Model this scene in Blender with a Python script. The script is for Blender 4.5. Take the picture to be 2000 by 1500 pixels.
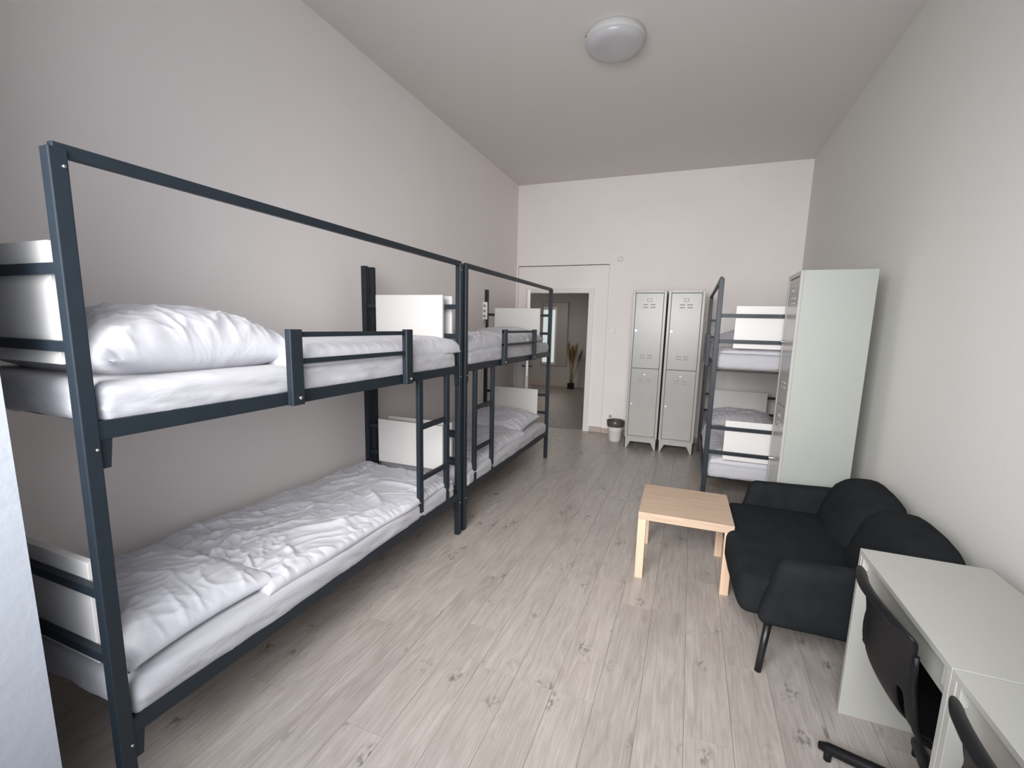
import bpy, bmesh, math, random
from mathutils import Vector, Matrix, noise as mn

random.seed(7)
for o in list(bpy.data.objects): bpy.data.objects.remove(o, do_unlink=True)
SC = bpy.context.scene
COL = SC.collection

# ---------------------------------------------------------------- camera
CX, H = 2.6467, 1.5989
yaw, pit, rol = 0.3676, -0.1514, 0.0250
F = Vector((-math.sin(yaw)*math.cos(pit), math.cos(yaw)*math.cos(pit), math.sin(pit)))
R0 = Vector((math.cos(yaw), math.sin(yaw), 0)); U0 = R0.cross(F)
Rr = math.cos(rol)*R0 + math.sin(rol)*U0; Ur = -math.sin(rol)*R0 + math.cos(rol)*U0
cam_d = bpy.data.cameras.new('camera'); cam = bpy.data.objects.new('camera', cam_d); COL.objects.link(cam)
cam_d.sensor_width = 36.0; cam_d.lens = 884.57/2000*36; cam_d.clip_start = 0.02
cam_d.shift_x = -4.87/2000; cam_d.shift_y = 20.2/2000
M3 = Matrix((Rr, Ur, -F)).transposed()
cam.matrix_world = Matrix.Translation((CX, 0, H)) @ M3.to_4x4()
SC.camera = cam

# ---------------------------------------------------------------- light and exposure
SC.view_settings.view_transform = 'Standard'
SC.view_settings.look = 'None'
SC.view_settings.gamma = 1.0
SC.view_settings.use_curve_mapping = False
SC.view_settings.exposure = 0.0
W = bpy.data.worlds.new('daylight'); SC.world = W; W.use_nodes = True
bg = W.node_tree.nodes['Background']; bg.inputs[0].default_value = (0.80, 0.88, 1.0, 1); bg.inputs[1].default_value = 1.0

def area(name, loc, direction, sx, sy, power, col):
    l = bpy.data.lights.new(name, 'AREA'); l.shape = 'RECTANGLE'; l.size = sx; l.size_y = sy
    l.energy = power; l.color = col
    o = bpy.data.objects.new(name, l); COL.objects.link(o); o.location = loc
    o.rotation_euler = Vector(direction).to_track_quat('-Z', 'Y').to_euler()
    return o
wd = area('window_daylight', (2.10, -0.36, 2.10), (0, 1, -0.33), 2.05, 1.3, 62, (1.0, 0.970, 0.945))
wd.data.spread = math.radians(95)
ws = area('window_sky_light', (2.10, -0.32, 1.75), (0, 1, -0.15), 2.05, 1.9, 62, (0.88, 0.93, 1.0))
ws.data.spread = math.radians(165)
area('hall_fill_light', (-1.6, 9.0, 3.0), (0, 0, -1), 1.0, 1.0, 34, (1.0, 0.93, 0.87))  # unseen fill light, added to lift the hallway walls and floor

# ---------------------------------------------------------------- materials
def mat(name, col, rough=0.6, metal=0.0, spec=0.5, var=0.0, vscale=3.0, bump=0.0, bscale=60.0, stretch=(1, 1, 1), col2=None):
    m = bpy.data.materials.new(name); m.use_nodes = True
    nt = m.node_tree; b = nt.nodes['Principled BSDF']
    b.inputs['Base Color'].default_value = (*col, 1); b.inputs['Roughness'].default_value = rough
    b.inputs['Metallic'].default_value = metal; b.inputs['Specular IOR Level'].default_value = spec
    tc = nt.nodes.new('ShaderNodeTexCoord'); mp = nt.nodes.new('ShaderNodeMapping')
    mp.inputs['Scale'].default_value = stretch; nt.links.new(tc.outputs['Object'], mp.inputs['Vector'])
    n = nt.nodes.new('ShaderNodeTexNoise'); n.inputs['Scale'].default_value = vscale; n.inputs['Detail'].default_value = 5
    nt.links.new(mp.outputs[0], n.inputs['Vector'])
    r = nt.nodes.new('ShaderNodeValToRGB')
    c2 = col2 if col2 else tuple(c*(1-var) for c in col)
    r.color_ramp.elements[0].color = (*c2, 1); r.color_ramp.elements[1].color = (*col, 1)
    r.color_ramp.elements[0].position = 0.35; r.color_ramp.elements[1].position = 0.65
    nt.links.new(n.outputs['Fac'], r.inputs['Fac']); nt.links.new(r.outputs[0], b.inputs['Base Color'])
    if bump > 0:
        n2 = nt.nodes.new('ShaderNodeTexNoise'); n2.inputs['Scale'].default_value = bscale; n2.inputs['Detail'].default_value = 4
        nt.links.new(mp.outputs[0], n2.inputs['Vector'])
        bp = nt.nodes.new('ShaderNodeBump'); bp.inputs['Strength'].default_value = bump; bp.inputs['Distance'].default_value = 0.01
        nt.links.new(n2.outputs['Fac'], bp.inputs['Height']); nt.links.new(bp.outputs[0], b.inputs['Normal'])
    return m

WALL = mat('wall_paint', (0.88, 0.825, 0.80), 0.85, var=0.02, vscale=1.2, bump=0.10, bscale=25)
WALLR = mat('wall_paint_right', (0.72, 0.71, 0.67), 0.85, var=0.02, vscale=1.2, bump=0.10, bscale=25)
WALLF = mat('wall_paint_far', (0.90, 0.85, 0.82), 0.8, vscale=1.6, bump=0.12, bscale=12, col2=(0.87, 0.82, 0.79))
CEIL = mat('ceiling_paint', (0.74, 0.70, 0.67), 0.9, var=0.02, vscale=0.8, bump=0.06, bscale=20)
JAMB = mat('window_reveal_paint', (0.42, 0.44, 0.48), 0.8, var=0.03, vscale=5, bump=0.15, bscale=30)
WHITE = mat('white_board', (0.64, 0.625, 0.605), 0.4, var=0.01)
WEDGE = mat('white_board_edge', (0.72, 0.74, 0.72), 0.45, var=0.02)
DESKW = mat('desk_white', (0.40, 0.395, 0.365), 0.35, var=0.01)
SLATE = mat('slate_powder_coated_metal', (0.012, 0.018, 0.025), 0.42, spec=0.36, var=0.12, vscale=14, bump=0.03, bscale=300)
STEEL = mat('bolt_steel', (0.5, 0.5, 0.5), 0.3, metal=0.9)
LOCK = mat('locker_grey_paint', (0.42, 0.41, 0.39), 0.27, metal=0.0, spec=0.35, var=0.05, vscale=5)
LOCKS = mat('locker_side_paint', (0.36, 0.375, 0.345), 0.45, metal=0.0, var=0.03, vscale=3)
GAP = mat('dark_gap', (0.10, 0.10, 0.10), 0.9)
GREYV = mat('locker_slot_grey', (0.33, 0.33, 0.32), 0.6)
BLACKP = mat('black_plastic', (0.007, 0.007, 0.008), 0.45, spec=0.2, var=0.1)
BLACKL = mat('black_leg', (0.008, 0.008, 0.008), 0.4)
SOFA = mat('charcoal_fabric', (0.017, 0.019, 0.021), 1.0, spec=0.1, vscale=9, bump=0.5, bscale=420, col2=(0.013, 0.015, 0.017))
OAK = mat('pale_oak_veneer', (0.52, 0.39, 0.29), 0.55, vscale=3.2, stretch=(1.2, 26, 26), col2=(0.43, 0.31, 0.225), bump=0.05, bscale=8)
OAKL = mat('pale_oak_leg', (0.70, 0.50, 0.36), 0.5, vscale=3.2, stretch=(26, 26, 1.2), col2=(0.62, 0.44, 0.31), bump=0.05, bscale=8)
SKIRT = mat('beige_skirting', (0.50, 0.42, 0.36), 0.5, var=0.12, vscale=4, stretch=(1, 1, 12))
DOORP = mat('door_white', (0.80, 0.77, 0.75), 0.4, var=0.01)
SLATW = mat('birch_slat', (0.55, 0.42, 0.28), 0.6, var=0.15, vscale=6, stretch=(1, 12, 1))
LAMPW = mat('lamp_acrylic', (0.50, 0.49, 0.50), 0.25, var=0.02)
LAMPR = mat('lamp_ring', (0.58, 0.57, 0.56), 0.4)
GRASS = mat('dried_grass', (0.30, 0.17, 0.07), 0.8, var=0.5, vscale=20)
GRASSL = mat('dried_grass_stem', (0.42, 0.32, 0.17), 0.8, var=0.3, vscale=20)
BINW = mat('bin_white', (0.80, 0.76, 0.72), 0.4, var=0.02)
PLASW = mat('white_plastic', (0.82, 0.80, 0.78), 0.35)
BRASSD = mat('dark_handle_metal', (0.10, 0.09, 0.08), 0.3, metal=0.8)

def cloth_mat(name, col, wscale=7.0, wstr=0.35, stretch=(1, 1, 1)):
    m = bpy.data.materials.new(name); m.use_nodes = True; nt = m.node_tree; b = nt.nodes['Principled BSDF']
    b.inputs['Base Color'].default_value = (*col, 1); b.inputs['Roughness'].default_value = 0.85
    b.inputs['Specular IOR Level'].default_value = 0.25
    try: b.inputs['Sheen Weight'].default_value = 0.15
    except Exception: pass
    tc = nt.nodes.new('ShaderNodeTexCoord'); mp = nt.nodes.new('ShaderNodeMapping'); mp.inputs['Scale'].default_value = stretch
    nt.links.new(tc.outputs['Object'], mp.inputs['Vector'])
    n = nt.nodes.new('ShaderNodeTexNoise'); n.inputs['Scale'].default_value = wscale; n.inputs['Detail'].default_value = 3
    n.inputs['Distortion'].default_value = 1.2
    nt.links.new(mp.outputs[0], n.inputs['Vector'])
    w = nt.nodes.new('ShaderNodeTexNoise'); w.inputs['Scale'].default_value = 450
    nt.links.new(mp.outputs[0], w.inputs['Vector'])
    b1 = nt.nodes.new('ShaderNodeBump'); b1.inputs['Strength'].default_value = wstr; b1.inputs['Distance'].default_value = 0.02
    b2 = nt.nodes.new('ShaderNodeBump'); b2.inputs['Strength'].default_value = 0.06; b2.inputs['Distance'].default_value = 0.002
    nt.links.new(n.outputs['Fac'], b1.inputs['Height']); nt.links.new(w.outputs['Fac'], b2.inputs['Height'])
    nt.links.new(b1.outputs[0], b2.inputs['Normal']); nt.links.new(b2.outputs[0], b.inputs['Normal'])
    return m
LINEN = cloth_mat('white_bed_linen', (0.52, 0.515, 0.55), 6.0, 0.30)
SHEET = cloth_mat('white_fitted_sheet', (0.43, 0.425, 0.45), 5.0, 0.30, (2.0, 0.6, 2.0))

def floor_mat():
    m = bpy.data.materials.new('grey_washed_oak_plank'); m.use_nodes = True; nt = m.node_tree; L = nt.links.new
    b = nt.nodes['Principled BSDF']; b.inputs['Roughness'].default_value = 0.36; b.inputs['Specular IOR Level'].default_value = 0.6
    N = nt.nodes.new
    geo = N('ShaderNodeNewGeometry'); oi = N('ShaderNodeObjectInfo')
    off = N('ShaderNodeVectorMath'); off.operation = 'SCALE'; off.inputs[0].default_value = (3.1, 11.7, 5.3)
    L(oi.outputs['Random'], off.inputs['Scale'])
    add = N('ShaderNodeVectorMath'); add.operation = 'ADD'; L(geo.outputs['Position'], add.inputs[0]); L(off.outputs[0], add.inputs[1])
    def mapping(s):
        mp = N('ShaderNodeMapping'); mp.inputs['Scale'].default_value = s; L(add.outputs[0], mp.inputs['Vector']); return mp
    def noise(s, sc, det=4, dist=0.0, rough=0.5):
        n = N('ShaderNodeTexNoise'); n.inputs['Scale'].default_value = sc; n.inputs['Detail'].default_value = det
        n.inputs['Distortion'].default_value = dist; n.inputs['Roughness'].default_value = rough
        L(mapping(s).outputs[0], n.inputs['Vector']); return n
    def ramp(src, p0, p1, c0, c1):
        r = N('ShaderNodeValToRGB'); r.color_ramp.elements[0].position = p0; r.color_ramp.elements[1].position = p1
        r.color_ramp.elements[0].color = (*c0, 1); r.color_ramp.elements[1].color = (*c1, 1); L(src, r.inputs['Fac']); return r
    def mix(f, a, c, mode='MIX', fac=None):
        x = N('ShaderNodeMix'); x.data_type = 'RGBA'; x.blend_type = mode
        if fac is not None: x.inputs[0].default_value = fac
        else: L(f, x.inputs[0])
        L(a, x.inputs[6]); L(c, x.inputs[7]); return x
    grain = noise((9, 1.2, 1), 2.6, 7, 1.6, 0.60)
    base = ramp(grain.outputs['Fac'], 0.30, 0.72, (0.35, 0.31, 0.282), (0.465, 0.425, 0.395))
    fine = noise((90, 2.2, 1), 2.0, 3)
    finer = ramp(fine.outputs['Fac'], 0.3, 0.62, (0.80, 0.79, 0.78), (1, 1, 1))
    c1 = mix(None, base.outputs[0], finer.outputs[0], 'MULTIPLY', 0.8)
    tone = N('ShaderNodeValToRGB'); tone.color_ramp.elements[0].color = (0.93, 0.93, 0.93, 1); tone.color_ramp.elements[1].color = (1.05, 1.04, 1.03, 1)
    L(oi.outputs['Random'], tone.inputs['Fac'])
    c2 = mix(None, c1.outputs[2], tone.outputs[0], 'MULTIPLY', 1.0)
    # knots: small dark clusters
    wob = noise((10, 6, 1), 2.5, 3)
    v = N('ShaderNodeTexVoronoi'); v.inputs['Scale'].default_value = 1.0; v.feature = 'F1'
    mpv = mapping((7.5, 4.4, 0.01)); wadd = N('ShaderNodeVectorMath'); wadd.operation = 'MULTIPLY_ADD'
    L(wob.outputs['Color'], wadd.inputs[0]); wadd.inputs[1].default_value = (0.38, 0.38, 0); L(mpv.outputs[0], wadd.inputs[2])
    L(wadd.outputs[0], v.inputs['Vector'])
    kn = ramp(v.outputs['Distance'], 0.07, 0.30, (1, 1, 1), (0, 0, 0))
    brk = noise((26, 14, 1), 2.2, 3); brr = ramp(brk.outputs['Fac'], 0.47, 0.60, (0, 0, 0), (1, 1, 1))
    sel = noise((3.4, 2.0, 1), 1.0, 1); selr = ramp(sel.outputs['Fac'], 0.35, 0.45, (0, 0, 0), (1, 1, 1))
    k1 = mix(None, kn.outputs[0], brr.outputs[0], 'MULTIPLY', 1.0); k2 = mix(None, k1.outputs[2], selr.outputs[0], 'MULTIPLY', 1.0)
    dark = N('ShaderNodeRGB'); dark.outputs[0].default_value = (0.10, 0.09, 0.085, 1)
    sc = N('ShaderNodeMath'); sc.operation = 'MULTIPLY'; sc.inputs[1].default_value = 0.80; L(k2.outputs[2], sc.inputs[0])
    c3 = mix(sc.outputs[0], c2.outputs[2], dark.outputs[0])
    # larger soft smoky patches
    sm = noise((5, 1.6, 1), 1.3, 2); smr = ramp(sm.outputs['Fac'], 0.25, 0.5, (0.86, 0.85, 0.85), (1, 1, 1))
    c4 = mix(None, c3.outputs[2], smr.outputs[0], 'MULTIPLY', 0.9)
    L(c4.outputs[2], b.inputs['Base Color'])
    bp = N('ShaderNodeBump'); bp.inputs['Strength'].default_value = 0.10; bp.inputs['Distance'].default_value = 0.003
    L(fine.outputs['Fac'], bp.inputs['Height']); L(bp.outputs[0], b.inputs['Normal'])
    return m
PLANK = floor_mat()
SUB = mat('plank_joint', (0.17, 0.15, 0.135), 0.9)
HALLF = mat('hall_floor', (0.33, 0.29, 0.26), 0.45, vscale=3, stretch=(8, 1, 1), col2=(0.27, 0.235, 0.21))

def glassy(name, col, alpha):
    m = bpy.data.materials.new(name); m.use_nodes = True; b = m.node_tree.nodes['Principled BSDF']
    b.inputs['Base Color'].default_value = (*col, 1); b.inputs['Roughness'].default_value = 0.3; b.inputs['Alpha'].default_value = alpha
    return m
BAG = glassy('smoky_bin_liner', (0.07, 0.06, 0.05), 0.80)
MIRROR = mat('mirror_glass', (0.90, 0.92, 0.92), 0.01, metal=1.0)

# ---------------------------------------------------------------- helpers
def link(name, me, m, parent=None, smooth=False):
    o = bpy.data.objects.new(name, me); COL.objects.link(o)
    if m: me.materials.append(m)
    if parent: o.parent = parent
    if smooth:
        for p in me.polygons: p.use_smooth = True
    return o
def obj(name, bm, m, parent=None, smooth=False):
    bmesh.ops.recalc_face_normals(bm, faces=bm.faces[:])
    me = bpy.data.meshes.new(name); bm.to_mesh(me); bm.free()
    return link(name, me, m, parent, smooth)
def add_box(bm, a, b, bev=0.0):
    x0, x1 = sorted((a[0], b[0])); y0, y1 = sorted((a[1], b[1])); z0, z1 = sorted((a[2], b[2]))
    t = bmesh.new()
    vs = [t.verts.new((x, y, z)) for x in (x0, x1) for y in (y0, y1) for z in (z0, z1)]
    for f in ((0, 1, 3, 2), (4, 6, 7, 5), (0, 4, 5, 1), (2, 3, 7, 6), (0, 2, 6, 4), (1, 5, 7, 3)): t.faces.new([vs[i] for i in f])
    bmesh.ops.recalc_face_normals(t, faces=t.faces[:])
    if bev > 0: bmesh.ops.bevel(t, geom=t.edges[:], offset=bev, segments=2, affect='EDGES', profile=0.5)
    me = bpy.data.meshes.new('tmp'); t.to_mesh(me); t.free(); bm.from_mesh(me); bpy.data.meshes.remove(me)
    return bm
def box(name, a, b, m, parent=None, bev=0.0):
    bm = bmesh.new(); add_box(bm, a, b, bev); return obj(name, bm, m, parent)
def add_prism(bm, pts, axis, a, b):
    """extrude a 2-D outline along axis (0 x,1 y,2 z) from a to b"""
    def P(u, v, w): return ((w, u, v), (u, w, v), (u, v, w))[axis]
    v0 = [bm.verts.new(P(u, v, a)) for u, v in pts]; v1 = [bm.verts.new(P(u, v, b)) for u, v in pts]
    n = len(pts); bm.faces.new(v0); bm.faces.new(v1[::-1])
    for i in range(n): bm.faces.new((v0[i], v0[(i+1) % n], v1[(i+1) % n], v1[i]))
    return bm
def prism(name, pts, axis, a, b, m, parent=None):
    bm = bmesh.new(); add_prism(bm, pts, axis, a, b); return obj(name, bm, m, parent)
def add_tube(bm, pts, r, n=10, caps=True, radii=None):
    pts = [Vector(p) for p in pts]; rings = []
    up = Vector((0, 0, 1))
    for i, p in enumerate(pts):
        d = (pts[min(i+1, len(pts)-1)] - pts[max(i-1, 0)]).normalized()
        a = d.cross(up); a = d.cross(Vector((1, 0, 0))) if a.length < 1e-3 else a
        a.normalize(); c = d.cross(a); rr = radii[i] if radii else r
        rings.append([bm.verts.new(p + rr*(math.cos(2*math.pi*k/n)*a + math.sin(2*math.pi*k/n)*c)) for k in range(n)])
    for i in range(len(rings)-1):
        for k in range(n): bm.faces.new((rings[i][k], rings[i][(k+1) % n], rings[i+1][(k+1) % n], rings[i+1][k]))
    if caps: bm.faces.new(rings[0][::-1]); bm.faces.new(rings[-1])
    return bm
def tube(name, pts, r, m, parent=None, n=10, radii=None, smooth=True):
    bm = bmesh.new(); add_tube(bm, pts, r, n, True, radii); return obj(name, bm, m, parent, smooth)
def lathe(name, prof, c, m, parent=None, n=40, smooth=True, close=False):
    bm = bmesh.new(); rings = []
    for r, z in prof:
        rings.append([bm.verts.new((c[0]+max(r, 1e-4)*math.cos(2*math.pi*k/n), c[1]+max(r, 1e-4)*math.sin(2*math.pi*k/n), c[2]+z)) for k in range(n)])
    for i in range(len(rings)-1):
        for k in range(n): bm.faces.new((rings[i][k], rings[i][(k+1) % n], rings[i+1][(k+1) % n], rings[i+1][k]))
    if close: bm.faces.new(rings[0][::-1]); bm.faces.new(rings[-1])
    return obj(name, bm, m, parent, smooth)
def rbox_bm(c, s, r, n=(10, 10, 4), disp=None):
    """rounded box centred at c with full size s, radius r, subdivided; disp(p, nrm) -> Vector offset"""
    bm = bmesh.new(); hx, hy, hz = s[0]/2, s[1]/2, s[2]/2; cache = {}
    C = Vector(c)
    def V(p):
        k = (round(p[0], 5), round(p[1], 5), round(p[2], 5))
        if k not in cache:
            q = Vector(p); inn = Vector((max(-hx+r, min(hx-r, q.x)), max(-hy+r, min(hy-r, q.y)), max(-hz+r, min(hz-r, q.z))))
            d = q - inn; nrm = d.normalized() if d.length > 1e-9 else Vector((0, 0, 1)); w = inn + nrm*r
            if disp: w = w + disp(w, nrm)
            cache[k] = bm.verts.new(C + w)
        return cache[k]
    def lin(h, k):
        # denser sampling near the rounded edges
        e = [-h, -h+r*0.3, -h+r*0.65, -h+r]; mid = [(-h+r) + (2*h-2*r)*i/k for i in range(1, k)]
        return e + mid + [-x for x in reversed(e)]
    X, Y, Z = lin(hx, n[0]), lin(hy, n[1]), lin(hz, n[2])
    def grid(A, B, f):
        for i in range(len(A)-1):
            for j in range(len(B)-1):
                q = [V(f(A[i], B[j])), V(f(A[i+1], B[j])), V(f(A[i+1], B[j+1])), V(f(A[i], B[j+1]))]
                if len(set(q)) == 4:
                    try: bm.faces.new(q)
                    except ValueError: pass
    for s_ in (-1, 1):
        grid(X, Y, lambda a, b: (a, b, s_*hz)); grid(X, Z, lambda a, b: (a, s_*hy, b)); grid(Y, Z, lambda a, b: (s_*hx, a, b))
    return bm
def tag(o, label=None, cat=None, group=None, kind=None):
    if label: o['label'] = label
    if cat: o['category'] = cat
    if group: o['group'] = group
    if kind: o['kind'] = kind
    return o
def thing(name, label, cat, loc=(0, 0, 0), rotz=0, group=None):
    o = bpy.data.objects.new(name, None); COL.objects.link(o); o.location = loc; o.rotation_euler = (0, 0, rotz)
    o.empty_display_size = 0.1
    return tag(o, label, cat, group)
def structure(o, label=None): return tag(o, label, kind='structure')
def clear_parent_inverse(): pass

# ---------------------------------------------------------------- room shell
FY, WX, CH = 6.83, 3.88, 3.706
def wl(y): return 0.07*(FY-y)/FY          # the left wall is not quite square to the room
structure(prism('wall_left', [(-0.3, -0.6), (wl(-0.6), -0.6), (0.0, FY+0.2), (-0.3, FY+0.2)], 2, 0, CH+0.1, WALL), 'plain off-white plaster wall behind the two left bunk beds')
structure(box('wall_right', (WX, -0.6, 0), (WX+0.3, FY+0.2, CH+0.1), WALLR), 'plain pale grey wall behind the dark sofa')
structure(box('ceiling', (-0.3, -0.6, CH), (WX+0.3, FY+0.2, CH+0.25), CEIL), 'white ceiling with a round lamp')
# far wall with the blocked larger opening and the doorway inside it
bm = bmesh.new(); T = 0.18
add_box(bm, (-0.3, FY, 2.513), (WX+0.3, FY+T, CH+0.1)); add_box(bm, (1.452, FY, 0), (WX+0.3, FY+T, 2.513)); add_box(bm, (-0.3, FY, 0), (0.03, FY+T, 2.513))
wf = structure(obj('wall_far', bm, WALLF), 'bright patchy white wall with the doorway and lockers')
bm = bmesh.new(); g = 0.016
add_box(bm, (0.034, FY+g, 0), (0.20, FY+T, 2.502)); add_box(bm, (1.20, FY+g-0.012, 0), (1.449, FY+T, 2.502)); add_box(bm, (0.20, FY+g, 2.13), (1.20, FY+T, 2.502))
obj('infill_panel', bm, WALLF, wf)
box('shadow_gap', (0.031, FY+0.03, 2.49), (1.451, FY+T-0.01, 2.5125), GAP, wf)
# near wall with the window recess the photograph was taken from
WALLN_Y = 0.60
bm = bmesh.new()
add_prism(bm, [(-0.3, 0), (1.030, 0), (0.950, CH+0.1), (-0.3, CH+0.1)], 1, -0.6, WALLN_Y); add_box(bm, (3.20, -0.6, 0), (WX+0.3, WALLN_Y-0.1, CH+0.1))
add_box(bm, (1.0, -0.6, 2.95), (3.20, WALLN_Y-0.1, CH+0.1)); add_box(bm, (1.0, -0.6, 0), (3.20, -0.25, 0.78))
bmesh.ops.translate(bm, verts=bm.verts[:], vec=(0, 0, 0))
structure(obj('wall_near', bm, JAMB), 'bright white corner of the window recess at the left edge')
wn = thing('window_1', None, None, (2.10, -0.30, 0)); structure(wn)
bm = bmesh.new()
for (x0, x1, z0, z1) in ((-1.10, -1.04, 0.78, 2.95), (1.04, 1.10, 0.78, 2.95), (-1.04, 1.04, 0.78, 0.84), (-1.04, 1.04, 2.89, 2.95)):
    add_box(bm, (x0, -0.04, z0), (x1, 0.03, z1), 0.004)
obj('window_frame', bm, PLASW, wn)

# floor: every plank its own object, joints recessed
flo = structure(box('floor', (-0.1, -0.6, -0.05), (WX+0.05, FY+0.03, -0.004), SUB), 'grey-washed oak-look plank floor')
PW = 0.182; X0 = 1.463 - 9*PW
ends0 = {8: 1.99, 10: 2.01, 12: 1.745, 13: 1.745}
cnt = 0
for i in range(0, 24):
    xa, xb = X0+i*PW, X0+(i+1)*PW
    xa = max(xa, -0.02); xb = min(xb, WX)
    if xb-xa < 0.02: continue
    y = ends0.get(i+0, None)
    e = (y if y is not None else random.uniform(0, 1.22))
    while e > -0.5: e -= 1.22
    while e < FY:
        ya, yb = max(e, -0.5), min(e+1.22, FY+0.02)
        if yb-ya > 0.03:
            bm = bmesh.new(); gp = 0.0007
            add_box(bm, (xa+gp, ya+gp, -0.006), (xb-gp, yb-gp, 0.0))
            obj('plank', bm, PLANK, flo); cnt += 1
        e += 1.22

# hallway beyond the doorway
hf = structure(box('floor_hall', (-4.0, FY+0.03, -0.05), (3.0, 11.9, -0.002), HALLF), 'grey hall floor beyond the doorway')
structure(box('trim_1', (0.20, FY-0.005, -0.002), (1.20, FY+0.045, 0.004), GREYV), 'thin threshold strip in the doorway')
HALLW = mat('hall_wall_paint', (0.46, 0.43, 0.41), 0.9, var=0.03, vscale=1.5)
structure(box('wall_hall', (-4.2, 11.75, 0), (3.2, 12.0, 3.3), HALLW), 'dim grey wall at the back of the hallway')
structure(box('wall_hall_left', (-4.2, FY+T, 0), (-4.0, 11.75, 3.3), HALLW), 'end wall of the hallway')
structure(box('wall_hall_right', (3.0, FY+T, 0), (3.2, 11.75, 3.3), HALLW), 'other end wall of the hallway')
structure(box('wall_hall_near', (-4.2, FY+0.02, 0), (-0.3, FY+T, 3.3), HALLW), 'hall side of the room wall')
structure(box('ceiling_hall', (-4.2, FY+T, 3.3), (3.2, 12.0, 3.45), CEIL), 'hallway ceiling')
structure(box('baseboard_hall', (-4.0, 11.735, 0), (3.0, 11.75, 0.085), SKIRT), 'beige skirting of the hallway')

d2 = structure(bpy.data.objects.new('mirror_glow_door', None)); COL.objects.link(d2); d2.location = (-2.53, FY+T, 0)  # invented door, out of view, added as something bright for the mirror
bm = bmesh.new()
for a, b in (((-0.50, 0, 0), (-0.40, 0.05, 2.30)), ((0.40, 0, 0), (0.46, 0.05, 2.30)), ((-0.40, 0, 2.20), (0.40, 0.05, 2.30)), ((-0.40, 0, 0), (0.40, 0.05, 0.25))): add_box(bm, a, b, 0.003)
obj('door_frame', bm, DOORP, d2)
GLOW = mat('added_glow_glass', (0.8, 0.85, 0.85), 0.5); fb = GLOW.node_tree.nodes['Principled BSDF']
fb.inputs['Emission Color'].default_value = (0.80, 0.92, 0.92, 1); fb.inputs['Emission Strength'].default_value = 0.55  # pane glows by itself to brighten the mirror's reflection
box('glow_pane', (-0.40, 0.015, 0.25), (0.40, 0.03, 2.20), GLOW, d2)
# skirting
structure(prism('baseboard_left', [(wl(-.5), -0.5), (wl(-.5)+0.014, -0.5), (0.014, FY), (0.0, FY)], 2, 0, 0.065, SKIRT))
structure(box('baseboard_right', (WX-0.014, -0.1, 0), (WX, FY, 0.065), SKIRT))
bf = structure(box('baseboard_far', (1.455, FY-0.016, 0), (WX, FY, 0.075), SKIRT, bev=0.002), 'pale wood skirting under the white wall')
structure(box('baseboard_far_door', (1.262, FY-0.004, 0), (1.449, FY+0.004, 0.085), SKIRT, bev=0.002), 'short pale wood skirting beside the doorway')

# door frame and open door leaf
dfr = structure(bpy.data.objects.new('door_1', None)); COL.objects.link(dfr); dfr.location = (0.70, FY, 0)
bm = bmesh.new()
for a, b in (((-0.50, -0.02, 0), (-0.468, T+0.01, 2.135)), ((0.470, -0.02, 0), (0.50, T+0.01, 2.135)), ((-0.468, -0.02, 2.10), (0.470, T+0.01, 2.135)),
             ((-0.535, -0.012, 0), (-0.50, 0.015, 2.17)), ((0.50, -0.020, 0), (0.545, 0.012, 2.17)), ((-0.50, -0.012, 2.135), (0.50, 0.015, 2.17))):
    add_box(bm, a, b, 0.002)
obj('door_frame', bm, DOORP, dfr)
# leaf: hinged at the left jamb, swung into the room so that its free edge faces the window
hx, hy = 0.232, FY-0.035
dv = (Vector((CX, 0)) - Vector((hx, hy))).normalized(); ang = math.atan2(dv.y, dv.x)
lf = thing('door_leaf', 'white door leaf standing open at the doorway, seen edge-on', 'door', (hx, hy, 0), ang)
box('panel', (0, -0.02, 0.012), (0.86, 0.02, 2.085), DOORP, lf, 0.002)
lp = box('lock_plate', (0.86, -0.011, 0.90), (0.862, 0.011, 1.12), STEEL, lf)
for s in (-1, 1):
    h = tube('handle', [(0.80, s*0.02, 1.03), (0.80, s*0.065, 1.03), (0.68, s*0.065, 1.03)], 0.010, BRASSD, lf)
    box('plate', (0.785, s*0.02, 0.93), (0.815, s*0.026, 1.13), BRASSD, h)

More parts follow.
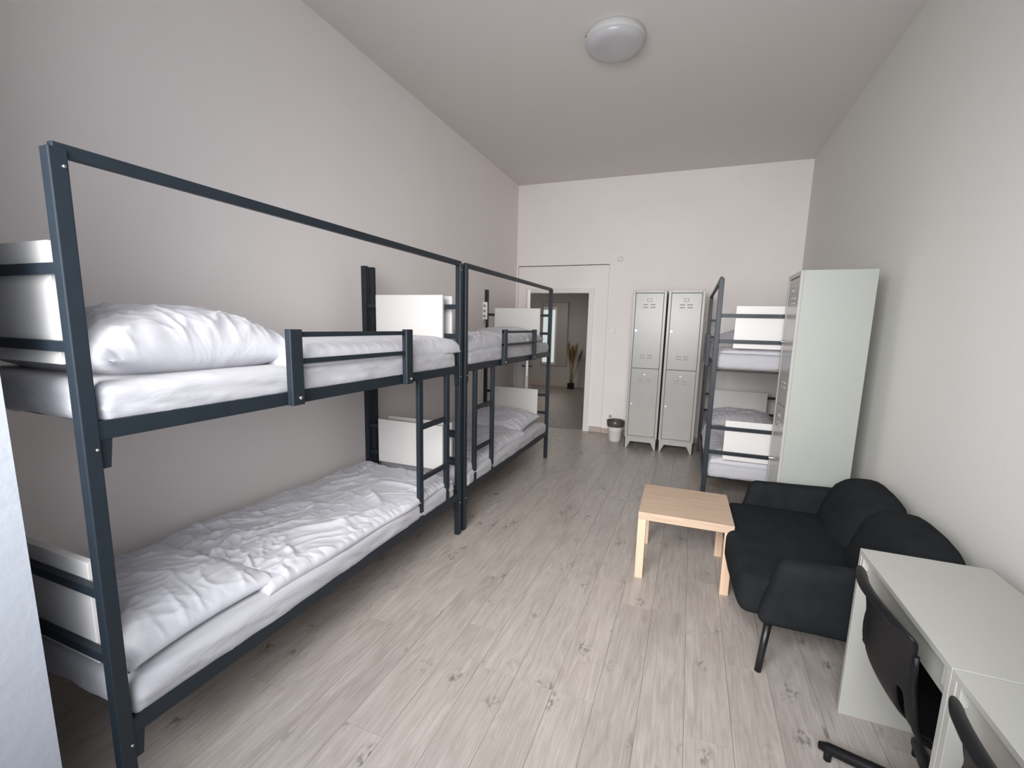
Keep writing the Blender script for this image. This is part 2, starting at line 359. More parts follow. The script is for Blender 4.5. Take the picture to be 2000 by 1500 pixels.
# ---------------------------------------------------------------- bunk beds
PW_ = 0.04
def bunk(name, label, L, loc, mirror_y=False, mirror_x=False, Wd=0.86):
    """local frame: x from wall side (0) to room side (0.86), y from 0 to L; ladder near y=L unless mirrored"""
    t = thing(name, label, 'bunk bed', loc, 0, 'slate bunk beds')
    HT = 2.02
    fx = (lambda x: Wd-x) if mirror_x else (lambda x: x)
    fy = (lambda y: L-y) if mirror_y else (lambda y: y)
    def B(n, a, b, m=SLATE, parent=t, bev=0.003):
        return box(n, (fx(a[0]), fy(a[1]), a[2]), (fx(b[0]), fy(b[1]), b[2]), m, parent, bev)
    posts = []
    for x in (0, Wd-PW_):
        for y in (0, L-PW_):
            q = B('post', (x, y, 0.0), (x+PW_, y+PW_, HT))
            zb = [(1.98, 'o')]
            s = 1 if x > 0 else -1
            for (bz) in (1.975, 1.22, 0.26):
                bm = bmesh.new()
                xo = Wd if x > 0 else 0.0
                for k in range(1):
                    cx_, cy_ = fx(xo+s*0.001), fy(y+PW_*(0.72 if y < 1 else 0.28))
                    sg = (1 if not mirror_x else -1)*s
                    add_tube(bm, [(cx_, cy_, bz), (cx_+sg*0.004, cy_, bz)], 0.0045, 8)
                if x > 0: obj('bolt', bm, STEEL, q, True)
                else: bm.free()
    # canopy bar along the top, room side
    B('top_bar', (Wd-0.030, 0.012, 2.000), (Wd-0.006, L-0.012, 2.034))
    # side rails
    for x in (0.004, Wd-0.036):
        for z in (0.285, 1.245):
            B('side_rail', (x, PW_, z), (x+0.032, L-PW_, z+0.055))
            for yy, d in ((PW_, 1), (L-PW_, -1)):
                bm = bmesh.new()
                pts = [(fy(yy), z), (fy(yy+d*0.032), z), (fy(yy+d*0.022), z-0.085), (fy(yy), z-0.085)]
                add_prism(bm, pts, 0, fx(x+0.006), fx(x+0.028)); obj('bracket', bm, SLATE, t)
    # end bars (two for each bunk and end) and end rails
    for y in (0.008, L-0.032):
        for z in (1.705, 1.495, 0.76, 0.545):
            B('cross_bar', (PW_, y, z), (Wd-PW_, y+0.024, z+0.030), bev=0.002)
    for y in (0.15, L-0.174):
        for z in (0.288, 1.248):
            B('end_rail', (PW_, y, z), (Wd-PW_, y+0.024, z+0.024), bev=0.002)
    # white end boards, fixed inside the end bars
    for y, s in ((0.034, 1), (L-0.034, -1)):
        for z0, z1 in ((1.455, 1.800), (0.50, 0.842)):
            q = B('end_board', (0.145, y, z0), (0.725 if Wd < 0.9 else 0.755, y+s*0.022, z1), WHITE, bev=0.0015)
            q['label'] = 'white board fixed inside the end bars'
    # slats
    for z in (0.30, 1.26):
        for k in range(12):
            yy = 0.12 + k*(L-0.30)/11
            B('slat', (0.036, yy, z+0.010), (Wd-0.036, yy+0.06, z+0.022), SLATW, bev=0)
    # guard rail on the room side of the upper bunk
    gr = B('guard_rail', (Wd+0.004, L-1.49, 1.528), (Wd+0.022, L-0.68, 1.550), bev=0.002)
    B('guard_bar', (Wd+0.004, L-1.49, 1.415), (Wd+0.022, L-0.68, 1.437), parent=gr, bev=0.002)
    for y in (L-1.55, L-0.742):
        q = B('guard_post', (Wd+0.001, y, 1.245), (Wd+0.033, y+0.062, 1.560), parent=gr)
        bm = bmesh.new(); x_ = fx(Wd+0.033); sg = -1 if mirror_x else 1
        add_tube(bm, [(x_, fy(y+0.038), 1.275), (x_+sg*0.006, fy(y+0.038), 1.275)], 0.008, 8); obj('guard_bolt', bm, STEEL, gr, True)
    # ladder
    ld = B('ladder', (Wd-0.030, L-0.562, 0.335), (Wd-0.004, L-0.518, 1.25), bev=0.002)
    B('ladder_rail', (Wd-0.030, L-0.222, 0.335), (Wd-0.004, L-0.178, 1.25), parent=ld, bev=0.002)
    for z in (0.585, 0.925):
        B('rung', (Wd-0.028, L-0.518, z), (Wd-0.006, L-0.222, z+0.032), parent=ld, bev=0.002)
    return t

BX = 0.242
bunk('bunk_bed', 'nearest slate bunk bed along the left wall, cut by the left edge of the photo', 2.235, (BX, 0.705, 0))
bunk('bunk_bed', 'farther slate bunk bed on the left wall, beside the open doorway', 2.20, (BX, 2.985, 0), mirror_y=True)
bunk('bunk_bed', 'slate bunk bed on the right, between the lockers and the tall locker', 2.235, (2.82, 4.15, 0), mirror_x=True, Wd=0.905)

# ---------------------------------------------------------------- bedding
def fbm(p, o=3): return mn.fractal(p, 0.9, 2.1, o)
def ridge(p, k=3.0, e=2):
    v = mn.noise(p); return (1-min(1, abs(v)*k))**e
def mattress(loc, size, label, seed, tilt=0.0):
    sx, sy, sz = size; so = Vector((seed*7.3, seed*3.1, seed))
    def disp(w, n):
        d = 0.004*fbm(Vector((w.x*3, w.y*2.0, w.z*3))+so)
        side = abs(n.x)
        if side > 0.3:                      # pulled fitted sheet: slanting folds on the sides
            q = Vector((w.y*5 + w.z*22, w.z*9 - w.y*1.5, w.x))+so
            d += 0.0085*ridge(q)*side
        if abs(n.y) > 0.3:
            d += 0.006*ridge(Vector((w.x*14, w.z*6, 0))+so)
        z = -0.006*abs(math.sin(w.y*2.2+seed)) if n.z < -0.3 else 0.0
        return n*d + Vector((0, 0, z))
    bm = rbox_bm((0, 0, sz/2), size, 0.040, (14, 70, 4), disp)
    o = obj('mattress', bm, SHEET, None, True); o.location = loc
    return tag(o, label, 'mattress', 'white mattresses on the bunk beds')
def duvet(loc, size, label, seed, rot=0.0, folds=1.0, puff=0.0, wall_lift=0.0, n=(130, 220), droop=None):
    sx, sy, h = size; so = Vector((seed*5.7, seed*9.3, seed*1.7))
    bm = bmesh.new(); nx, ny = n
    top, bot = {}, {}
    for i in range(nx+1):
        for j in range(ny+1):
            u = -1+2*i/nx; v = -1+2*j/ny
            u2 = math.sin(u*math.pi/2)*0.35+u*0.65; v2 = math.sin(v*math.pi/2)*0.2+v*0.8
            x = u2*sx/2; y = v2*sy/2
            P = Vector((x, y, 0))
            wob = 0.020*mn.noise(Vector((y*2.3, 3.1, seed)))*abs(u)**3
            woby = 0.030*mn.noise(Vector((x*3.3, 7.7, seed)))*abs(v)**3
            ed = (1-abs(u)**9)*(1-abs(v)**16); ed = max(0.0, ed)**0.42
            w1 = Vector((mn.noise(P*2.2+so), mn.noise(P*2.2+so+Vector((9, 9, 9))), 0))
            q = P + w1*0.22
            mask = 0.35+0.65*max(0, min(1, 0.5+1.6*mn.noise(P*1.3+so*1.7)))
            f = 0.0
            f += 0.022*ridge(Vector((q.x*2.4+q.y*1.5, q.y*2.0-q.x*1.0, seed))+so, 3.5)
            f += 0.016*ridge(Vector((q.x*5.0-q.y*3.4, q.y*3.2+q.x*3.0, seed*2))+so, 4.5)*mask
            f += 0.010*ridge(Vector((q.x*10+q.y*6, q.y*7-q.x*5, seed*3))+so, 4.0)*mask
            f += 0.005*ridge(Vector((q.x*19-q.y*9, q.y*16+q.x*7, seed*4))+so, 3.5)*mask
            f += 0.022*mn.noise(P*1.6+so)
            edgef = 0.010*abs(u)**4*ridge(Vector((x*3, y*17, seed)))+0.010*abs(v)**6*ridge(Vector((x*17, y*3, seed)))
            z = h*ed*(0.80+0.2*(1-abs(u)**2)) + folds*f*ed - folds*edgef*ed + wall_lift*max(0, -u)**2.5*ed
            if droop: z += droop(u, v)*ed
            top[i, j] = bm.verts.new((x+wob, y+woby, z+0.006))
            zb = 0.0
            bot[i, j] = top[i, j] if i in (0, nx) or j in (0, ny) else None
    # sparse bottom
    for i in range(nx):
        for j in range(ny):
            bm.faces.new((top[i, j], top[i+1, j], top[i+1, j+1], top[i, j+1]))
    ring = [top[i, 0] for i in range(nx+1)] + [top[nx, j] for j in range(1, ny+1)] + [top[i, ny] for i in range(nx-1, -1, -1)] + [top[0, j] for j in range(ny-1, 0, -1)]
    low = [bm.verts.new((v.co.x*0.985, v.co.y*0.99, 0.0)) for v in ring]
    m = len(ring)
    for k in range(m): bm.faces.new((ring[k], low[k], low[(k+1) % m], ring[(k+1) % m]))
    bm.faces.new(low)
    o = obj('duvet', bm, LINEN, None, True); o.location = loc; o.rotation_euler = (0, 0, rot)
    return tag(o, label, 'duvet', 'white duvets on the bunk beds')
def pillow(loc, size, label, seed, rot=(0, 0, 0), skew=0.0, wr=1.0):
    """lx, ly, h; sits on z=0"""
    sx, sy, h = size; so = Vector((seed*4.1, seed*2.7, seed)); bm = bmesh.new(); n = 100; top = {}; bt = {}
    for i in range(n+1):
        for j in range(n+1):
            u = -1+2*i/n; v = -1+2*j/n
            pin = 1-0.10*(1-v*v)*abs(u)**2; pin2 = 1-0.09*(1-u*u)*abs(v)**2
            x = u*sx/2*pin; y = v*sy/2*pin2
            r = ((1-abs(u)**2.4)*(1-abs(v)**2.4)); r = max(0.0, r)**0.55
            P = Vector((x, y, 0)); m_ = max(abs(u), abs(v)); c = math.hypot(u, v)
            w1 = Vector((mn.noise(P*4+so), mn.noise(P*4+so+Vector((9, 9, 9))), 0)); q = P+w1*0.06
            # folds running in from the seams
            fx_ = ridge(Vector((y*15+q.x*3, seed, q.x*2))+so, 2.6)*abs(u)**1.8*(1-abs(u)**8)
            fy_ = ridge(Vector((x*15+q.y*3, seed+5, q.y*2))+so, 2.6)*abs(v)**1.8*(1-abs(v)**8)
            f = wr*(0.015*fx_ + 0.013*fy_ + (0.012*ridge(Vector((q.x*5+q.y*4, q.y*5-q.x*3, seed))+so, 4)+0.006*ridge(Vector((q.x*12-q.y*7, q.y*9+q.x*6, seed*2))+so, 3.5))*r + 0.010*mn.noise(P*5+so)*r)
            hem = 0.0035 if 0.90 < abs(v) < 0.925 else 0.0
            zt = h*0.30 + (h*0.72)*r + f - hem
            zb = h*0.30 - (h*0.30)*min(1, r*1.5)
            if skew: zt += skew*u*r*h; 
            top[i, j] = bm.verts.new((x, y, zt))
            bt[i, j] = top[i, j] if i in (0, n) or j in (0, n) else bm.verts.new((x, y, zb))
    for i in range(n):
        for j in range(n):
            bm.faces.new((top[i, j], top[i+1, j], top[i+1, j+1], top[i, j+1]))
            q = [bt[i, j], bt[i, j+1], bt[i+1, j+1], bt[i+1, j]]
            try: bm.faces.new(q)
            except ValueError: pass
    o = obj('pillow', bm, LINEN, None, True); o.location = loc; o.rotation_euler = rot
    return tag(o, label, 'pillow', 'white pillows on the bunk beds')

ZU, ZL = 1.283, 0.323         # slat tops, upper and lower
MT = 0.125
# left near bunk
b1y = 0.705
mattress((BX+0.437, b1y+1.10, ZU), (0.83, 2.10, MT), 'fitted-sheet mattress on the upper level of the nearest left bunk bed', 1)
mattress((BX+0.437, b1y+1.10, ZL), (0.83, 2.10, MT), 'fitted-sheet mattress on the lower level of the nearest left bunk bed', 2)
duvet((BX+0.43, 2.19, ZU+MT-0.012), (0.84, 1.50, 0.110), 'smooth folded duvet behind the guard rail of the nearest upper bunk', 3, folds=0.35)
pillow((BX+0.44, 1.170, ZU+MT-0.015), (0.74, 0.77, 0.235), 'big plump pillow on the nearest upper bunk', 4, rot=(0.0, 0.0, 0.05), wr=1.2)
duvet((BX+0.43, 2.065, ZL+MT-0.006), (0.83, 1.56, 0.050), 'crumpled duvet on the nearest lower bunk', 5, rot=-0.012, folds=1.0, wall_lift=0.03)
pillow((BX+0.42, 1.05, ZL+MT-0.010), (0.80, 0.60, 0.135), 'flat wide pillow on the nearest lower bunk', 6, rot=(0.0, 0, 0.03), wr=1.0)
# left far bunk
b2y = 2.985
mattress((BX+0.437, b2y+1.10, ZU), (0.83, 2.08, MT), 'fitted-sheet mattress on the upper level of the farther left bunk bed', 7)
mattress((BX+0.437, b2y+1.10, ZL), (0.83, 2.08, MT), 'fitted-sheet mattress on the lower level of the farther left bunk bed', 8)
duvet((BX+0.42, 3.80, ZU+MT-0.012), (0.83, 1.45, 0.120), 'rumpled duvet on the farther upper bunk, beside its white power strip', 9, folds=1.0, wall_lift=0.03)
pillow((BX+0.44, 4.72, ZU+MT-0.012), (0.78, 0.62, 0.17), 'pillow on the farther upper bunk, under its white end board', 10, rot=(0, 0, 0.06))
duvet((BX+0.42, 3.76, ZL+MT-0.008), (0.82, 1.42, 0.070), 'rumpled duvet behind the ladder of the farther lower bunk', 11, folds=0.9, wall_lift=0.10)
pillow((BX+0.41, 4.70, ZL+MT+0.005), (0.80, 0.62, 0.17), 'pillow leaning on the end board of the farther lower bunk', 12, rot=(0.16, 0, -0.04))
# right bunk
b3x, b3y = 2.82, 4.15
mattress((b3x+0.445, b3y+1.11, ZU), (0.83, 2.10, MT), 'fitted-sheet mattress on the upper level of the right-hand bunk bed', 13)
mattress((b3x+0.445, b3y+1.11, ZL), (0.83, 2.10, MT), 'fitted-sheet mattress on the lower level of the right-hand bunk bed', 14)
duvet((b3x+0.45, 5.05, ZU+MT-0.012), (0.82, 1.55, 0.055), 'duvet on the right-hand upper bunk', 15, folds=0.8, n=(60, 90))
pillow((b3x+0.44, 6.02, ZU+MT-0.01), (0.78, 0.60, 0.20), 'pillow at the far end of the right-hand upper bunk', 16)
duvet((b3x+0.45, 4.98, ZL+MT-0.008), (0.82, 1.50, 0.060), 'grey-shaded duvet on the right-hand lower bunk', 17, folds=1.0, n=(60, 90))
pillow((b3x+0.44, 6.00, ZL+MT-0.005), (0.80, 0.62, 0.21), 'plump pillow at the far end of the right-hand lower bunk', 18, rot=(0.1, 0, 0))

# power strip hung on the far wall-side post of the second bunk
ps = thing('power_strip', 'white power strip hanging on the far wall-side post of the farther left bunk', 'power strip', (0.262, 5.125, 1.66))
box('strip_body', (-0.028, -0.022, 0), (0.028, 0.016, 0.21), PLASW, ps, 0.006)
for k in range(3):
    bm = bmesh.new(); add_tube(bm, [(0, -0.0225, 0.04+k*0.062), (0, -0.0245, 0.04+k*0.062)], 0.019, 18)
    q = obj('socket', bm, GREYV, ps)
    for s in (-1, 1): box('pin_hole', (s*0.008-0.0025, -0.0255, 0.0375+k*0.062), (s*0.008+0.0025, -0.0245, 0.0425+k*0.062), GAP, q)
tube('cable', [(0.0, 0, 0.0), (0.003, 0.0, -0.06), (-0.012, -0.01, -0.16), (-0.03, -0.012, -0.28), (-0.028, -0.02, -0.5), (-0.05, 0.0, -0.8), (-0.03, 0.0, -1.1), (-0.05, 0.0, -1.655)], 0.0045, PLASW, ps, 8)

# ---------------------------------------------------------------- lockers
def locker(label, loc, w, d, h, rotz=0, side=LOCK):
    t = thing('locker', label, 'locker', loc, rotz, 'grey two-door metal lockers'); 
    bm = bmesh.new(); zb = 0.15
    add_box(bm, (0, 0.02, zb), (0.012, d, h)); add_box(bm, (w-0.012, 0.02, zb), (w, d, h)); add_box(bm, (0.012, d-0.012, zb), (w-0.012, d, h))
    add_box(bm, (0.012, 0.02, h-0.012), (w-0.012, d-0.012, h)); add_box(bm, (0.012, 0.02, zb), (w-0.012, d-0.012, zb+0.012))
    obj('body', bm, side, t)
    rim = 0.032; bm = bmesh.new()
    add_box(bm, (0, 0, zb), (rim, 0.02, h), 0.003); add_box(bm, (w-rim, 0, zb), (w, 0.02, h), 0.003)
    add_box(bm, (rim, 0, h-rim), (w-rim, 0.02, h), 0.003); add_box(bm, (rim, 0, zb), (w-rim, 0.02, zb+0.02), 0.003)
    obj('front_frame', bm, LOCK, t)
    box('recess', (rim, 0.019, zb+0.02), (w-rim, 0.021, h-rim), GAP, t)
    # plinth with splayed feet
    bm = bmesh.new(); f = 0.05; pts = [(0, 0), (0.030, 0), (0.075, 0.095), (w-0.075, 0.095), (w-0.030, 0), (w, 0), (w, zb), (0, zb)]
    add_prism(bm, pts, 1, 0.0, 0.012)
    add_prism(bm, [(0.0, 0), (0.04, 0), (0.085, 0.095), (d-0.085, 0.095), (d-0.04, 0), (d, 0), (d, zb), (0, zb)], 0, 0.0, 0.010)
    add_prism(bm, [(0.0, 0), (0.04, 0), (0.085, 0.095), (d-0.085, 0.095), (d-0.04, 0), (d, 0), (d, zb), (0, zb)], 0, w-0.010, w)
    add_prism(bm, pts, 1, d-0.012, d)
    obj('plinth', bm, LOCK, t)
    mid = zb+0.02+(h-rim-zb-0.02)*0.485
    for z0, z1 in ((mid+0.003, h-rim-0.005), (zb+0.024, mid-0.003)):
        x0, x1 = rim+0.004, w-rim-0.004; cx = (x0+x1)/2
        dr = box('door', (x0, 0.004, z0), (x1, 0.017, z1), LOCK, t, 0.003)
        bm = bmesh.new(); zc = z1-0.085 if z0 > 0.9 else z1-0.075
        for a, b in (((cx-0.028, 0, zc-0.015), (cx-0.022, 0.005, zc+0.017)), ((cx+0.022, 0, zc-0.015), (cx+0.028, 0.005, zc+0.017)), ((cx-0.028, 0, zc-0.019), (cx+0.028, 0.005, zc-0.013)), ((cx-0.028, 0, zc+0.013), (cx+0.028, 0.005, zc+0.018))):
            add_box(bm, a, b)
        obj('card_holder', bm, GREYV, dr); box('name_card', (cx-0.022, 0.0025, zc-0.013), (cx+0.022, 0.0045, zc+0.013), WHITE, dr)
        bm = bmesh.new()
        def louvre(zz):
            for xx in (cx-0.045, cx+0.045):
                for k in range(2):
                    z_ = zz-k*0.035
                    add_prism(bm, [(0.0045, z_+0.010), (-0.003, z_-0.004), (0.0045, z_-0.004)], 0, xx-0.032, xx+0.032)
        louvre(zc-0.06)
        if z0 > 0.9: louvre(z0+0.17)
        q = obj('vent_louvre', bm, LOCK, dr)
        kz = z0+(z1-z0)*(0.505 if z0 > 0.9 else 0.48)
        bm = bmesh.new(); add_tube(bm, [(x0+0.025, 0.004, kz), (x0+0.025, -0.012, kz)], 0.013, 14)
        kn = obj('lock', bm, STEEL, dr, False)
        if z0 > 0.9:
            box('latch', (x0+0.010, -0.016, kz-0.006), (x0+0.044, -0.010, kz+0.006), STEEL, dr, 0.002)
    return t
locker('left one of the two grey lockers against the far wall, beside the waste bin', (1.90, 6.12, 0), 0.414, 0.50, 2.082)
locker('right one of the two grey lockers against the far wall, beside the bunk bed', (2.336, 6.12, 0), 0.428, 0.50, 2.082)
locker('tall locker by the sofa showing its plain pale green-grey side panel', (3.31, 4.115, 0), 0.43, 0.44, 2.02, -math.pi/2, LOCKS)

# ---------------------------------------------------------------- sofa
sf = thing('sofa', 'charcoal fabric two-seat sofa against the right wall', 'sofa', (3.4, 2.85, 0))
so = Vector((3.4, 2.85, 0))
def soft(name, c, s, r, n, amp=0.004, extra=None, parent=sf):
    def disp(w, nr):
        d = amp*fbm(Vector((w.x*6, w.y*4, w.z*6))+Vector(c)*3)
        v = nr*d
        if extra: v = v + extra(w, nr)
        return v
    bm = rbox_bm(Vector(c)-so, s, r, n, disp)
    return obj(name, bm, SOFA, parent, True)
def seatx(w, n):
    return Vector((-0.03*(1-(w.y/0.55)**2) if w.x < 0 and abs(n.z) < 0.99 else 0, 0, 0.012*(1-(w.y/0.55)**2)*(1 if w.z > 0 else 0)-0.02*max(0, -w.x-0.1)))
soft('seat', (3.29, 2.855, 0.325), (0.66, 1.10, 0.19), 0.055, (14, 22, 5), 0.003, seatx)
for yy, s in ((2.275, -1), (3.43, 1)):
    def armx(w, n, s=s):
        return Vector((0.06*(w.z/0.17)*(-1 if w.x > 99 else 1)*(1 if w.x < 0 else 0)*0.6, s*0.012*(w.z/0.17), 0.012*(w.x/0.33) if w.z > 0 else 0))
    soft('armrest', (3.375, yy, 0.405), (0.61, 0.110, 0.345), 0.045, (14, 3, 9), 0.002, armx)
def backx(sign):
    def f(w, n):
        t = (w.z+0.24)/0.48
        lean = 0.13*t - 0.065
        arch = -0.085*(abs(w.y)/0.30)**3*max(0, t)**1.5
        bul = -0.035*(1-(w.y/0.30)**2)*math.sin(max(0, min(1, t))*math.pi) if n.x < 0.2 else 0
        cre = 0.010*ridge(Vector((w.y*9, w.z*9+w.y*5, sign)))*(abs(w.y)/0.3)**2
        return Vector((lean+bul+cre, 0, arch))
    return f
soft('back_cushion', (3.635, 3.128, 0.485), (0.22, 0.60, 0.49), 0.085, (5, 18, 16), 0.004, backx(1))
soft('back_cushion', (3.635, 2.560, 0.485), (0.22, 0.60, 0.49), 0.085, (5, 18, 16), 0.004, backx(2))
for (x, y, dx, dy) in ((3.095, 2.30, -0.035, -0.065), (3.095, 3.40, -0.035, 0.065), (3.62, 2.30, 0.03, -0.065), (3.62, 3.40, 0.03, 0.065)):
    tube('leg', [Vector((x, y, 0.25))-so, Vector((x+dx, y+dy, 0.0))-so], 0.017, BLACKL, sf, 14, radii=[0.018, 0.015])

# ---------------------------------------------------------------- coffee table
tb = thing('coffee_table', 'low square pale oak coffee table in front of the sofa', 'table', (2.4164, 2.8439, 0), 0.0175)
TS, TH = 0.556, 0.4484
box('tabletop', (0, 0, TH-0.05), (TS, TS, TH), OAK, tb, 0.002)
for x in (0, TS-0.05):
    for y in (0, TS-0.05):
        box('leg', (x+0.0005, y+0.0005, 0), (x+0.0495, y+0.0495, TH-0.0495), OAKL, tb, 0.0015)

# ---------------------------------------------------------------- desks
def desk(label, y0, y1):
    t = thing('desk', label, 'desk', (3.35, y0, 0), 0, 'small white desks by the right wall'); L_ = y1-y0; D = 0.408
    box('desktop', (0, 0.0, 0.720), (D, L_, 0.740), DESKW, t, 0.0015)
    for y in (0, L_-0.022): box('side_panel', (0.0, y, 0), (D, y+0.022, 0.7195), DESKW, t, 0.0015)
    box('apron', (0.022, 0.022, 0.615), (0.040, L_-0.022, 0.7195), DESKW, t, 0.001)
    box('back_panel', (D-0.03, 0.022, 0.30), (D-0.012, L_-0.022, 0.7195), DESKW, t, 0.001)
    for y in (0.022, L_-0.040): box('corner_block', (0.002, y, 0.665), (0.022, y+0.018, 0.7195), DESKW, t)
    return t
desk('small white desk next to the sofa', 1.417, 2.124)
desk('white desk cut off by the bottom right corner of the photo', 0.706, 1.413)

# ---------------------------------------------------------------- swivel chairs
def swivel(label, loc, rz, legrot):
    t = thing('swivel_chair', label, 'chair', loc, rz, 'black plastic swivel chairs at the desks')
    prof = [(-0.290, 0.772, 0.140), (-0.278, 0.787, 0.195), (-0.260, 0.780, 0.222), (-0.246, 0.748, 0.212), (-0.238, 0.70, 0.190), (-0.232, 0.65, 0.180), (-0.228, 0.60, 0.184),
            (-0.226, 0.56, 0.194), (-0.222, 0.52, 0.202), (-0.210, 0.485, 0.204), (-0.185, 0.455, 0.200), (-0.14, 0.440, 0.200), (-0.08, 0.435, 0.206), (0.0, 0.433, 0.212), (0.08, 0.436, 0.214), (0.15, 0.440, 0.208), (0.195, 0.436, 0.190), (0.215, 0.420, 0.165)]
    bm = bmesh.new(); nt = 22; g = []
    for k, (x, z, hw) in enumerate(prof):
        row = []
        back = 1.0 if k < 9 else max(0.0, 1-(k-8)/4)
        for j in range(nt+1):
            s = -1+2*j/nt
            row.append(bm.verts.new((x+back*0.030*s*s, s*hw, z+(1-back)*0.022*abs(s)**3 - (0.02*abs(s)**4 if k < 3 else 0))))
        g.append(row)
    for k in range(len(g)-1):
        for j in range(nt):
            s = abs(-1+2*(j+0.5)/nt)
            if k in (7, 8, 9) and 0.62 < s < 0.86: continue        # hand openings where back meets seat
            bm.faces.new((g[k][j], g[k][j+1], g[k+1][j+1], g[k+1][j]))
    bmesh.ops.recalc_face_normals(bm, faces=bm.faces[:])
    sh = obj('seat_shell', bm, BLACKP, t, True)
    md = sh.modifiers.new('thickness', 'SOLIDIFY'); md.thickness = 0.014; md.offset = 0
    md = sh.modifiers.new('smooth', 'SUBSURF'); md.levels = 1; md.render_levels = 2
    # moulded side rims running from the back into the seat
    for s in (-1, 1):
        pts = [(x+(0.030 if k < 9 else 0.030*max(0.0, 1-(k-8)/4)), s*hw, z) for k, (x, z, hw) in enumerate(prof) if 3 < k < 14]
        tube('side_rim', pts, 0.009, BLACKP, t, 8)
    lathe('seat_plate', [(0.0, 0.424), (0.09, 0.424), (0.10, 0.40), (0.04, 0.385), (0.0, 0.385)], (0, 0, 0), BLACKP, t, 24)
    tube('column', [(0, 0, 0.39), (0, 0, 0.24), (0, 0, 0.239), (0, 0, 0.07)], 0.02, BLACKP, t, 16, radii=[0.016, 0.016, 0.026, 0.028])
    lathe('hub', [(0, 0.125), (0.04, 0.12), (0.045, 0.06), (0.0, 0.055)], (0, 0, 0), BLACKP, t, 20)
    for k in range(5):
        a = legrot + k*2*math.pi/5; c_, s_ = math.cos(a), math.sin(a)
        lg = tube('leg', [(0.03*c_, 0.03*s_, 0.098), (0.17*c_, 0.17*s_, 0.075), (0.305*c_, 0.305*s_, 0.048), (0.335*c_, 0.335*s_, 0.040)], 0.02, BLACKP, t, 12, radii=[0.023, 0.022, 0.020, 0.014])
        tube('glide', [(0.305*c_, 0.305*s_, 0.040), (0.305*c_, 0.305*s_, 0.0)], 0.013, BLACKP, lg, 12)
    return t
swivel('black plastic swivel chair pushed under the white desk next to the sofa', (3.515, 1.685, 0), 0.0, math.atan2(0.16, -0.29))
swivel('black plastic swivel chair at the bottom right corner of the photo', (3.515, 1.05, 0), 0.0, 0.9)

# ---------------------------------------------------------------- waste bin
bn = thing('waste_bin', 'small white waste bin with a smoky liner beside the lockers', 'bin', (1.727, 6.42, 0))
lathe('bucket', [(0.0, 0.004), (0.078, 0.0), (0.082, 0.004), (0.088, 0.03), (0.090, 0.032), (0.104, 0.215), (0.107, 0.217), (0.108, 0.226), (0.112, 0.229), (0.119, 0.285), (0.121, 0.292), (0.116, 0.292), (0.112, 0.24), (0.08, 0.02), (0, 0.018)], (0, 0, 0), BINW, bn, 40)
bm = bmesh.new(); n = 48; rings = []
for (r, z, wv) in ((0.112, 0.212, 0.004), (0.117, 0.222, 0.003), (0.124, 0.295, 0.002), (0.120, 0.300, 0.001), (0.112, 0.292, 0.002), (0.085, 0.06, 0.006), (0.06, 0.03, 0.004)):
    rings.append([bm.verts.new(((r+wv*mn.noise(Vector((k*0.9, z*9, 0))))*math.cos(2*math.pi*k/n), (r+wv*mn.noise(Vector((k*0.9, z*9, 0))))*math.sin(2*math.pi*k/n), z+0.004*mn.noise(Vector((k*0.5, z, 5))))) for k in range(n)])
for i in range(len(rings)-1):
    for k in range(n): bm.faces.new((rings[i][k], rings[i][(k+1) % n], rings[i+1][(k+1) % n], rings[i+1][k]))
obj('liner', bm, BAG, bn, True)

# ---------------------------------------------------------------- wall fittings
sw = thing('light_switch', 'white double light switch on the far wall between the doorway and the lockers', 'switch', (1.583, FY, 1.555))
box('switch_plate', (-0.055, -0.010, -0.043), (0.055, 0.0, 0.043), PLASW, sw, 0.003)
box('frame', (-0.028, -0.0115, -0.028), (0.028, -0.009, 0.028), GREYV, sw)
for s in (-1, 1): box('rocker', (s*0.0135-0.012, -0.015, -0.026), (s*0.0135+0.012, -0.010, 0.026), PLASW, sw, 0.002)
dm = thing('wall_sensor', 'small round white sensor high on the far wall right of the doorway', 'sensor', (1.60, FY, 2.58))
bm = bmesh.new(); add_tube(bm, [(0, 0, 0), (0, -0.012, 0), (0, -0.024, 0)], 0.035, 20, True, [0.042, 0.040, 0.022]); obj('housing', bm, PLASW, dm, True)
so_ = thing('wall_socket', 'white wall socket just above the waste bin', 'socket', (1.585, FY, 0.27))
box('socket_plate', (-0.04, -0.012, -0.04), (0.04, 0, 0.04), PLASW, so_, 0.004)
bm = bmesh.new(); add_tube(bm, [(0, -0.012, 0), (0, -0.014, 0)], 0.022, 18); obj('socket_well', bm, GREYV, so_)

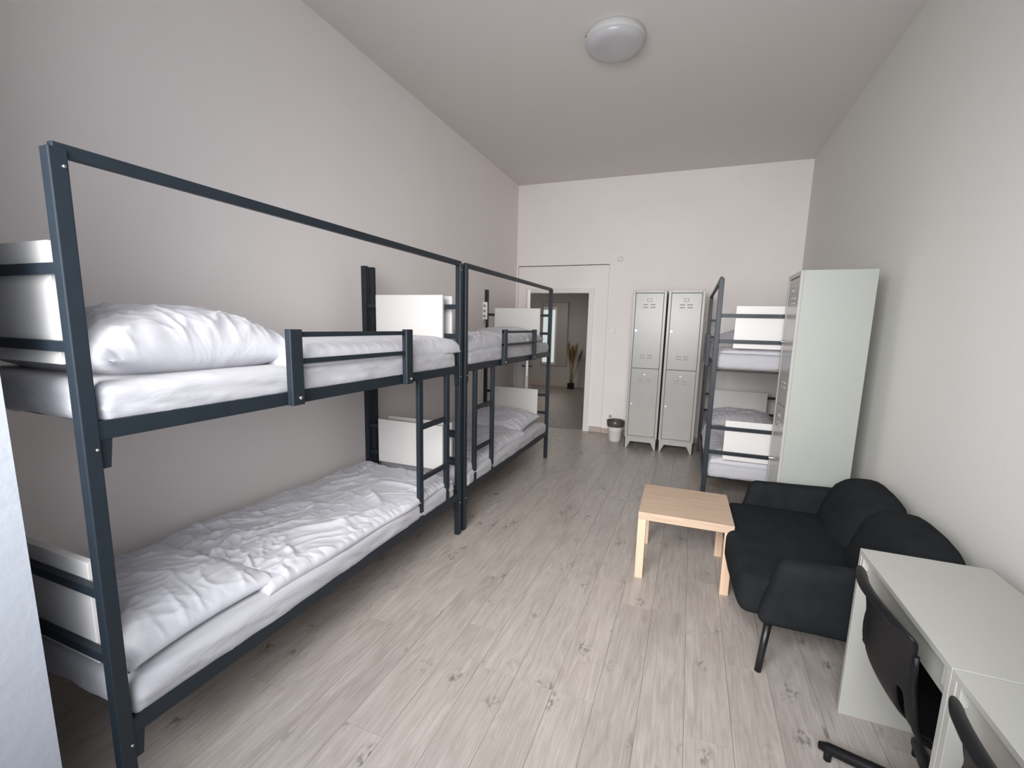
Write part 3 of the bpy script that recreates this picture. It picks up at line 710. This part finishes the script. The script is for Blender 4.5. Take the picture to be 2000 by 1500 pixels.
# ceiling lamp
cl = thing('ceiling_lamp', 'round opal ceiling lamp, switched off', 'lamp', (1.955, 3.655, CH))
lathe('base_ring', [(0.0, 0.0), (0.205, 0.0), (0.212, -0.006), (0.214, -0.045), (0.209, -0.052), (0.0, -0.052)], (0, 0, 0), LAMPR, cl, 64)
lathe('diffuser', [(0.209, -0.050), (0.207, -0.066), (0.195, -0.083), (0.16, -0.096), (0.09, -0.104), (0.0, -0.107)], (0, 0, 0), LAMPW, cl, 64)
bm = bmesh.new(); add_tube(bm, [(-0.188, -0.098, -0.028), (-0.195, -0.102, -0.028)], 0.005, 8); obj('screw', bm, GAP, cl)

# ---------------------------------------------------------------- hallway things
mr = thing('wall_mirror', 'tall framed mirror on the hallway wall, seen through the doorway', 'mirror', (-0.77, 11.75, 0))
x0, x1, z0, z1 = -0.36, 0.36, 0.55, 2.23
bm = bmesh.new()
for a, b in (((x0, -0.03, z0), (x0+0.025, 0, z1)), ((x1-0.025, -0.03, z0), (x1, 0, z1)), ((x0+0.025, -0.03, z0), (x1-0.025, 0, z0+0.025)), ((x0+0.025, -0.03, z1-0.025), (x1-0.025, 0, z1))): add_box(bm, a, b, 0.002)
obj('frame', bm, GREYV, mr); box('glass', (x0+0.024, -0.014, z0+0.024), (x1-0.024, -0.008, z1-0.024), MIRROR, mr)
pl = thing('dried_grass_plant', 'bunch of dried brown grass in a small black pot in the hallway', 'plant', (-0.20, 11.45, 0))
box('pot', (-0.075, -0.075, 0), (0.075, 0.075, 0.15), BLACKP, pl, 0.008)
for k in range(26):
    rr = random.Random(k+3); a = rr.uniform(0, 6.28); sp = rr.uniform(0.02, 0.13) if k % 7 else 0.20; hh = rr.uniform(0.62, 1.0) if k % 7 else 0.78
    if k % 7 == 0: a = rr.choice([0.0, 0.2, -0.2])
    b0 = Vector((0.03*math.cos(a), 0.03*math.sin(a), 0.145)); b1 = Vector((sp*0.5*math.cos(a), sp*0.3*math.sin(a), hh*0.55)); b2 = Vector((sp*math.cos(a), sp*0.6*math.sin(a), hh))
    st = tube('stem', [b0, b1, b2], 0.004, GRASSL, pl, 5)
    d = (b2-b1).normalized()
    tube('plume', [b2-d*0.06, b2+d*0.0, b2+d*0.10, b2+d*0.20, b2+d*0.25], 0.02, GRASS, st, 6, radii=[0.005, 0.016, 0.020, 0.012, 0.002])
